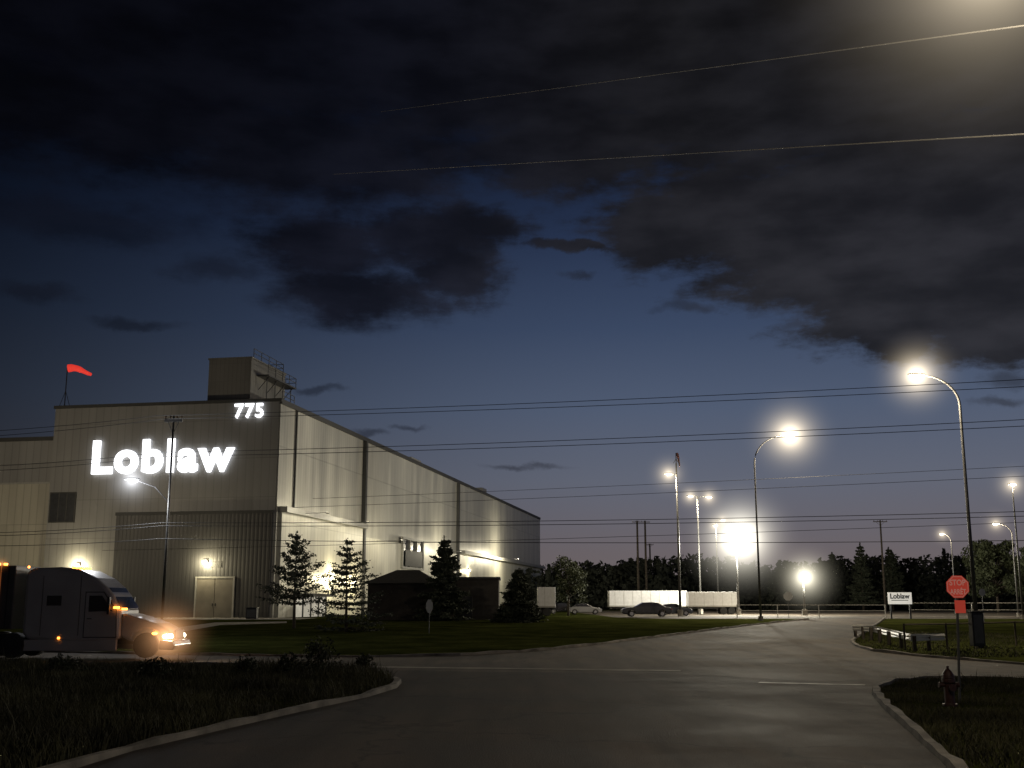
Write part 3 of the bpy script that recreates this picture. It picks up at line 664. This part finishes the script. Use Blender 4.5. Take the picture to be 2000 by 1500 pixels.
# ------------------------------------------------------------------ signs
m_red=mat('red self-glowing sheet',(.62,.05,.035),.5,namt=.05,emit=(1,.12,.07),estr=.2)  # own emission stands in for lamp light thrown back by the sign
m_redw=mat('pinkish self-glowing lettering',(.75,.45,.4),.5,namt=.05,emit=(1,.42,.33),estr=.16)  # letters and border get the same put-in glow
def stop_sign():
    y=27.5; p=A(1874,vbase(y),y); p.z=hgt(y)
    e=root('stop_sign',p,'red octagonal stop sign on a thin steel post','stop sign',-.05)
    cz=A(1870,1146,y).z; cx=A(1870,1146,y).x-p.x; R=.285
    MB().tube([(0,.03,-.1),(cx*.5,.03,cz*.5),(cx,.03,cz+.27)],.032,8).obj('post',m_pole,e)
    pts=[(cx+R*math.cos(math.pi/8+k*math.pi/4),cz+R*math.sin(math.pi/8+k*math.pi/4)) for k in range(8)]
    pl=MB().prism(pts,-.012,-.004).obj('sign_plate',m_red,e)
    rim=MB(); R2=R*.93
    for k in range(8):
        a=math.pi/8+k*math.pi/4; c=a+math.pi/4
        rim.add([(cx+r*math.cos(t),-.0155,cz+r*math.sin(t)) for r,t in ((R2,a),(R2,c),(R2*.95,c),(R2*.95,a))],[(0,1,2,3)])
    rim.obj('sign_border',m_redw,pl)
    text('sign_text','STOP',.38,.14,m_redw,pl,(cx-.19,-.013,cz+.03),offset=.02,ext=.004)
    text('sign_text','ARRÊT',.38,.16,m_redw,pl,(cx-.19,-.013,cz-.18),offset=.02,ext=.004)
    MB().box(cx-.10,cx+.15,-.012,-.004,cz-.62,cz-.32).obj('lower_plate',m_red,e)
stop_sign()
def yard_sign():
    y=112; p=A(1760,vbase(y),y); e=root('yard_sign',p,'white company sign board on two legs','sign')
    w2=1.16; zt=A(1760,1157,y).z-p.z; zb_=A(1760,1180,y).z-p.z
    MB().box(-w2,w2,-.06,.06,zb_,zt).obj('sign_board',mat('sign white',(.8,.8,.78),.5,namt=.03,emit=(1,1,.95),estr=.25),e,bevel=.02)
    MB().box(-w2+.15,-w2+.3,-.05,.05,-.1,zb_-.002).obj('leg',m_dark,e); MB().box(w2-.3,w2-.15,-.05,.05,-.1,zb_-.002).obj('leg',m_dark,e)
    mk=mat('black lettering',(.02,.02,.02),.5)
    text('sign_text','Loblaw',1.9,.5,mk,e,(-.95,-.062,zb_+.52),offset=.03,ext=.01)
    MB().box(-.85,.8,-.066,-.061,zb_+.34,zb_+.40).obj('sign_rule',mk,e)
    light('SPOT',(0,-2.5,.3),60,(1,1,.95),e,.05,'sign_light',(0,2.5,1.6),70)
yard_sign()
def back_sign(u,y,vt,vb,wpx,label):
    p=A(u,vbase(y),y); e=root('road_sign',p,label,'road sign'); zt=A(u,vt,y).z-p.z; zb_=A(u,vb,y).z-p.z; R=(zt-zb_)/2; c=(zt+zb_)/2; wr=wpx/F*y/2
    MB().tube([(0,.03,-.1),(0,.03,zt)],.03,6).obj('post',m_pole,e)
    MB().prism([(wr*math.cos(math.pi/8+k*math.pi/4)*1.08,c+R*math.sin(math.pi/8+k*math.pi/4)*1.08) for k in range(8)],-.01,0).obj('sign_plate',mat('bare sign back',(.30,.30,.29),.4,.5,namt=.1),e)
back_sign(838,76,1171,1197,13,'grey back of a road sign on the lawn')
back_sign(1541,116,1156,1173,17,'grey back of a small octagonal road sign')
back_sign(1923,95,1150,1164,12,'small pale road sign on a post')
# ------------------------------------------------------------------ hydrant
def hydrant():
    p=G(1856,1379); e=root('fire_hydrant',p,'dark red fire hydrant in the grass by the kerb','fire hydrant')
    m=mat('dull red enamel',(.045,.016,.013),.5,nscale=9,namt=.35)
    b=MB().tube([(0,0,-.05),(0,0,.05),(0,0,.06),(0,0,.5),(0,0,.52),(0,0,.6),(0,0,.61)],[.17,.17,.115,.115,.15,.15,.12],16)
    b.obj('barrel',m,e,smooth=False,bevel=.01)
    MB().tube([(0,0,.615),(0,0,.68),(0,0,.76),(0,0,.81),(0,0,.82),(0,0,.89)],[.14,.135,.09,.05,.03,.03],16).obj('bonnet',m,e)
    MB().tube([(-.23,0,.47),(-.19,0,.47),(-.185,0,.47),(.185,0,.47),(.19,0,.47),(.23,0,.47)],[.065,.065,.05,.05,.065,.065],10).obj('hose_outlet',m,e)
    MB().tube([(0,-.1,.42),(0,-.2,.42),(0,-.205,.42),(0,-.25,.42)],[.065,.065,.085,.085],10).obj('nozzle',m,e)
hydrant()
# ------------------------------------------------------------------ guard rail, fences, cabinet
def guard_rail():
    a=G(1702,1250); b_=G(1787,1272); P=[a+Vector((-.3,2.0,0)),a,a.lerp(b_,.5)+Vector((-.15,-.2,0)),b_,b_+Vector((1.6,.7,0))]
    for q in P: q.z=hgt(q.y)
    e=root('guard_rail',a,'galvanised steel guard rail on timber posts','guard rail')
    prof=[(0,.46),(.05,.54),(0,.62),(.05,.70),(0,.80),(-.02,.80),(.03,.70),(-.02,.62),(.03,.54),(-.02,.46)]
    vs=[];fs=[];n=len(prof)
    for i,q in enumerate(P):
        t=(P[min(i+1,4)]-P[max(0,i-1)]); t.z=0; t.normalize(); nn=Vector((t.y,-t.x,0))*-1
        if nn.y>0: nn=-nn
        for (d,z) in prof: vs.append((q-a)+nn*(d+.15)+Vector((0,0,z)))
    for i in range(len(P)-1):
        for k in range(n): fs.append((i*n+k,i*n+(k+1)%n,(i+1)*n+(k+1)%n,(i+1)*n+k))
    MB().add(vs,fs).obj('rail_beam',mat('galvanised beam',(.65,.64,.6),.5,.1,namt=.15),e)
    for i in range(len(P)-1):
        for f in (0,.5):
            q=P[i].lerp(P[i+1],f)-a; MB().box(q.x-.08,q.x+.08,q.y-.08,q.y+.08,q.z-.2,q.z+.72).obj('post',m_wood,e,bevel=.01)
guard_rail()
def fence(pts,hh,label,name='fence',step=3.0,rails=2,m=m_dark,r=.045):
    P=[Vector(q) for q in pts]; e=root(name,P[0],label,'fence'); b=MB(); 
    for i in range(len(P)-1):
        L_=(P[i+1]-P[i]).length; k=max(1,int(L_/step))
        for j in range(k+(i==len(P)-2)):
            q=P[i].lerp(P[i+1],j/k)-P[0]; MB().tube([q-Vector((0,0,.1)),q+Vector((0,0,hh))],r,6).obj('post',m,e)
        for s in range(rails):
            z=hh*(1-.45*s)-.05; b.tube([P[i]-P[0]+Vector((0,0,z)),P[i+1]-P[0]+Vector((0,0,z))],r*.8,5)
    b.obj('rail',m,e)
def gy(u,y): return A(u,vbase(y),y)
fence([gy(1768,56),gy(1850,57),gy(1985,60),gy(2150,62)],1.15,'dark timber post and rail fence in the verge','fence',2.4,1,m_wood,.05)
fence([gy(1440,121),gy(1600,119),gy(1730,118)],1.3,'pale steel pipe fence along the truck yard','fence',4,2,m_trim,.05)
fence([gy(1780,116),gy(1900,113),gy(2100,112)],1.5,'pale steel pipe fence along the verge','fence',4,3,m_trim,.045)
def cabinet(u,y,w_,h_,d_,label):
    p=gy(u,y); e=root('utility_cabinet',p,label,'utility cabinet')
    MB().box(-w_/2,w_/2,0,d_,0,h_).obj('body',m_dark,e,bevel=.03); MB().box(-w_/2-.04,w_/2+.04,-.04,d_+.04,h_+.002,h_+.07).obj('lid',m_dark,e,bevel=.02)
    MB().box(-w_/2+.08,w_/2-.08,-.02,-.003,.15,h_-.12).obj('door',m_pole,e)
cabinet(1914,57.3,.6,1.65,.5,'dark metal utility cabinet at the lamp post foot')
cabinet(490,108,1.0,1.0,.8,'grey transformer cabinet near the door')
# ------------------------------------------------------------------ yard vehicles
def wheel(b,x,y,r,w_): b.tube([(x,y-w_/2,r),(x,y+w_/2,r)],r,16)
def box_trailer(u0,u1,y,label,hz=2.9):
    p=gy(u0,y); Lx=gy(u1,y).x-p.x; e=root('box_trailer',p,label,'trailer',group='white trailers parked in the yard')
    MB().box(0,Lx,0,2.5,.95,hz).obj('body',m_white,e,bevel=.06)
    b=MB(); b.box(.02,Lx-.02,-.012,-.003,.96,1.12); 
    k=.8
    while k<Lx: b.box(k,k+.03,-.012,-.003,1.13,hz-.08); k+=1.2
    b.obj('side_trim',m_trim,e)
    MB().box(.3,Lx-.3,.6,1.9,.7,.94).obj('chassis',m_dark,e)
    for yy in (.25,2.25): MB().box(Lx*.22,Lx*.22+.12,yy-.05,yy+.05,0,.7).obj('landing_leg',m_dark,e)
    for x in (Lx-2.0,Lx-.95):
        for yy in (.25,2.25):
            wb=MB(); wheel(wb,x,yy,.48,.3); wb.obj('wheel',m_black,e,bevel=.03)
box_trailer(1190,1343,155,'white box trailer parked in the truck yard',3.1)
box_trailer(1346,1444,150,'short white box trailer parked in the yard',2.9)
box_trailer(1050,1085,128,'white trailer end beside the warehouse',3.2)
def car(u,y,Lc,hc,m,label,rotz=0):
    p=gy(u,y); e=root('parked_car',p,label,'car',rotz,'cars parked by the yard'); s=Lc/4.6; k=hc/1.5
    prof=[(-2.3,.35),(-2.28,.8),(-2.1,.98),(-1.75,1.05),(-1.1,1.42),(-.4,1.5),(.3,1.46),(1.05,1.03),(1.9,.92),(2.25,.75),(2.3,.4),(2.1,.28),(1.75,.28),(1.65,.58),(1.42,.7),(1.15,.58),(1.05,.28),(-1.05,.28),(-1.15,.58),(-1.4,.7),(-1.65,.58),(-1.75,.28),(-2.1,.28)]
    MB().prism([(x*s,z*k) for x,z in prof],-.88,.88).obj('body',m,e,bevel=.07)
    g=[(-1.55,1.08),(-1.05,1.37),(-.4,1.44),(.25,1.40),(.85,1.08)]
    MB().prism([(x*s,z*k) for x,z in g],-.892,.892).obj('window',m_glass,e)
    for x in (-1.4,1.4):
        for yy in (-.8,.8):
            wb=MB(); wheel(wb,x*s,yy,.33,.22); wo=wb.obj('wheel',m_black,e,bevel=.02)
            MB().tube([(x*s,yy-.125*(1 if yy<0 else -1),.33),(x*s,yy-.12*(1 if yy<0 else -1),.33)],.2,12).obj('rim',m_chrome,wo)
    MB().box(2.2*s,2.29*s,-.8,-.5,.62*k,.75*k).obj('headlight',m_chrome,e); MB().box(2.2*s,2.29*s,.5,.8,.62*k,.75*k).obj('headlight',m_chrome,e)
    for q in (-.8,.5): MB().box(-2.32*s,-2.25*s,q,q+.3,.7*k,.85*k).obj('tail_light',mat('red lens',(.3,.02,.02),.2),e)
    return e
car(1262,124,5.4,1.55,mat('dark car paint',(.03,.032,.035),.22,.4,namt=.05,coat=1),'dark saloon car parked in front of white trailers',math.pi)
car(1142,150,4.4,1.4,mat('silver car paint',(.35,.35,.36),.25,.6,namt=.05,coat=1),'silver car parked by the warehouse end')
car(1316,132,4.2,1.4,mat('blue grey car paint',(.07,.08,.1),.22,.4,namt=.05,coat=1),'blue grey car parked by the trailers')
car(1100,158,4.4,1.5,mat('black car paint',(.015,.015,.017),.2,.4,namt=.05,coat=1),'black car parked by the warehouse end')
# ------------------------------------------------------------------ semi truck
def semi():
    y=48.2; p=A(62,vbase(y),y); e=root('semi_truck',p,'pale semi truck tractor with glowing headlights and amber markers','truck')
    m=mat('pale truck paint',(.36,.34,.33),.3,.15,nscale=.7,namt=.15,coat=.8); am=glow_mat('amber marker lamp',(1,.28,.03),9)
    cabp=[(0,1.0),(0,3.45),(.25,3.62),(1.4,3.66),(2.2,3.55),(2.9,3.22),(3.35,2.85),(3.62,2.55),(3.98,1.9),(4.0,.75),(3.0,.6),(2.0,.6),(.2,.75)]
    MB().prism(cabp,-1.22,1.22).obj('cab',m,e,bevel=.14)
    hood=[(3.98,.85),(4.0,1.80),(4.6,1.64),(5.4,1.38),(5.9,1.12),(6.08,.9),(6.05,.62),(5.62,.62),(5.5,.98),(5.2,1.14),(4.85,1.12),(4.55,.95),(4.45,.62)]
    MB().prism(hood,-1.02,1.02).obj('hood',m,e,bevel=.1)
    MB().prism([(5.62,.34),(5.64,.72),(6.2,.7),(6.28,.5),(6.2,.32)],-1.18,1.18).obj('bumper',mat('bumper chrome',(.4,.4,.4),.25,.9,namt=.1),e,bevel=.04)
    MB().box(6.03,6.12,-.6,.6,.76,1.1).obj('grille',m_dark,e,bevel=.02)
    MB().add([(3.40,-1.0,2.83),(3.40,1.0,2.83),(4.02,1.05,1.98),(4.02,-1.05,1.98),(3.36,-1.0,2.80),(3.36,1.0,2.80),(3.95,1.05,1.96),(3.95,-1.05,1.96)],[(0,1,2,3),(4,7,6,5),(0,3,7,4),(1,5,6,2),(0,4,5,1),(3,2,6,7)]).obj('windscreen',m_glass,e)
    m_gap=mat('panel gap',(.05,.05,.05),.6)
    for s in(-1,1):
        y0,y1_=(-1.232,-1.222) if s<0 else (1.222,1.232)
        MB().prism([(2.51,.81),(2.51,2.66),(3.28,2.66),(3.84,1.92),(3.89,.81)],y0+.004*(s<0),y1_-.004*(s>0)).obj('door_seal',m_gap,e)
        d=MB().prism([(2.55,.85),(2.55,2.62),(3.25,2.62),(3.8,1.9),(3.85,.85)],y0,y1_).obj('door',m,e)
        yy=(-1.24,-1.233) if s<0 else (1.233,1.24)
        MB().prism([(2.68,1.85),(2.68,2.5),(3.2,2.5),(3.66,1.88)],*yy).obj('window',m_glass,d)
        MB().box(2.65,2.85,yy[0]-.03*(s<0),yy[1]+.03*(s>0),1.55,1.6).obj('handle',m_chrome,d)
        MB().prism([(.95,2.1),(.95,2.5),(1.55,2.5),(1.55,2.1)],*yy).obj('sleeper_window',m_glass,e)
        for q in (.75,2.3): MB().box(q,q+.02,yy[0],yy[1],.9,3.3).obj('panel_seam',m_gap,e)
        MB().box(3.55,3.65,s*1.52-.08,s*1.52+.08,1.75,2.45).tube([(3.6,s*1.2,2.3),(3.6,s*1.5,2.35)],.03,6).obj('mirror',m_dark,e,bevel=.02)
        MB().box(.1,3.9,min(s*1.2,s*1.05),max(s*1.2,s*1.05),.28,.74).obj('side_fairing',m,e,bevel=.04)
        MB().ell((5.86,s*.9,.86),(.26,.16,.15),12,8).obj('headlight',glow_mat('headlight lens',(1,.82,.55),12) ,e,smooth=True)
        MB().ell((5.38,s*1.03,.98),(.12,.05,.06),10,6).obj('turn_signal',am,e,smooth=True)
        for x in (5.05,-.35,-1.65):
            wb=MB(); wheel(wb,x,s*.98,.51,.32 if x>0 else .5); wo=wb.obj('wheel',m_black,e,bevel=.04)
            MB().tube([(x,s*1.15 if x>0 else s*1.235,.51),(x,s*1.17 if x>0 else s*1.25,.51)],.28,14).obj('rim',m_dark,wo)
    for k in range(5):
        MB().box(1.75,1.9,-.9+k*.42,-.8+k*.42,3.62,3.70).obj('roof_marker',am,e,bevel=.01)
    MB().box(3.72,3.95,-1.30,-1.24,1.98,2.06).obj('side_marker',am,e); MB().box(3.98,4.2,-1.06,-1.03,1.92,2.0).obj('side_marker',am,e)
    MB().box(1.5,1.58,-1.25,-1.222,.76,.84).obj('side_marker',am,e)
    MB().box(.05,.09,-1.2,-1.1,3.62,3.70).obj('roof_marker',am,e)
    MB().box(-2.4,4.4,-.45,.45,.55,.95).obj('chassis',m_dark,e)
    light('SPOT',(6.1,-.9,.86),300,(1,.75,.45),e,.1,'headlight_beam',(1,-.35,-.12),80)
    light('POINT',(6.0,-1.45,.85),14,(1,.42,.18),e,.1,'headlight_spill')
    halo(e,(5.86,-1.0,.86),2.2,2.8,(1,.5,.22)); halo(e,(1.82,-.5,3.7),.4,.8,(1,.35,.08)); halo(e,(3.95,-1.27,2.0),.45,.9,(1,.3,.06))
    t=root('semi_trailer',p+Vector((-.25,0,0)),'dark semi trailer coupled behind the truck','trailer')
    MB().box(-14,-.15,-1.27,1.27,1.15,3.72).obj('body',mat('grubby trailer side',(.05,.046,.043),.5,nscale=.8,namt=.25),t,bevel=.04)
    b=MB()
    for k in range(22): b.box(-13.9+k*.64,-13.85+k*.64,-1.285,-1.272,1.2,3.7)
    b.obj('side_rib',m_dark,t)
    MB().box(-13.5,-2.6,-.5,.5,.85,1.14).obj('chassis',m_dark,t)
    for x in (-12.4,-11.1):
        for s in (-1,1):
            wb=MB(); wheel(wb,x,s*1.0,.5,.5); wb.obj('wheel',m_black,t,bevel=.04)
    for x in (-.6,-.9): MB().box(x-.06,x+.06,-1.3,-1.2,3.73,3.81).obj('roof_marker',am,t)
    MB().tube([(-.75,-1.30,1.3),(-.75,-1.30,3.7)],.025,6).obj('corner_post',mat('amber lit post',(.5,.2,.08),.4,emit=(1,.3,.05),estr=.1),t)
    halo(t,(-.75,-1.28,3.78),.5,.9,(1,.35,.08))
semi()
# ------------------------------------------------------------------ camera
cam=bpy.data.cameras.new('camera'); co=bpy.data.objects.new('camera',cam); COL.objects.link(co)
cam.sensor_width=36; cam.lens=36*F/2000; cam.clip_end=4000; co.location=(0,0,H); co.rotation_euler=(math.pi/2+TH,0,0)
scene.camera=co
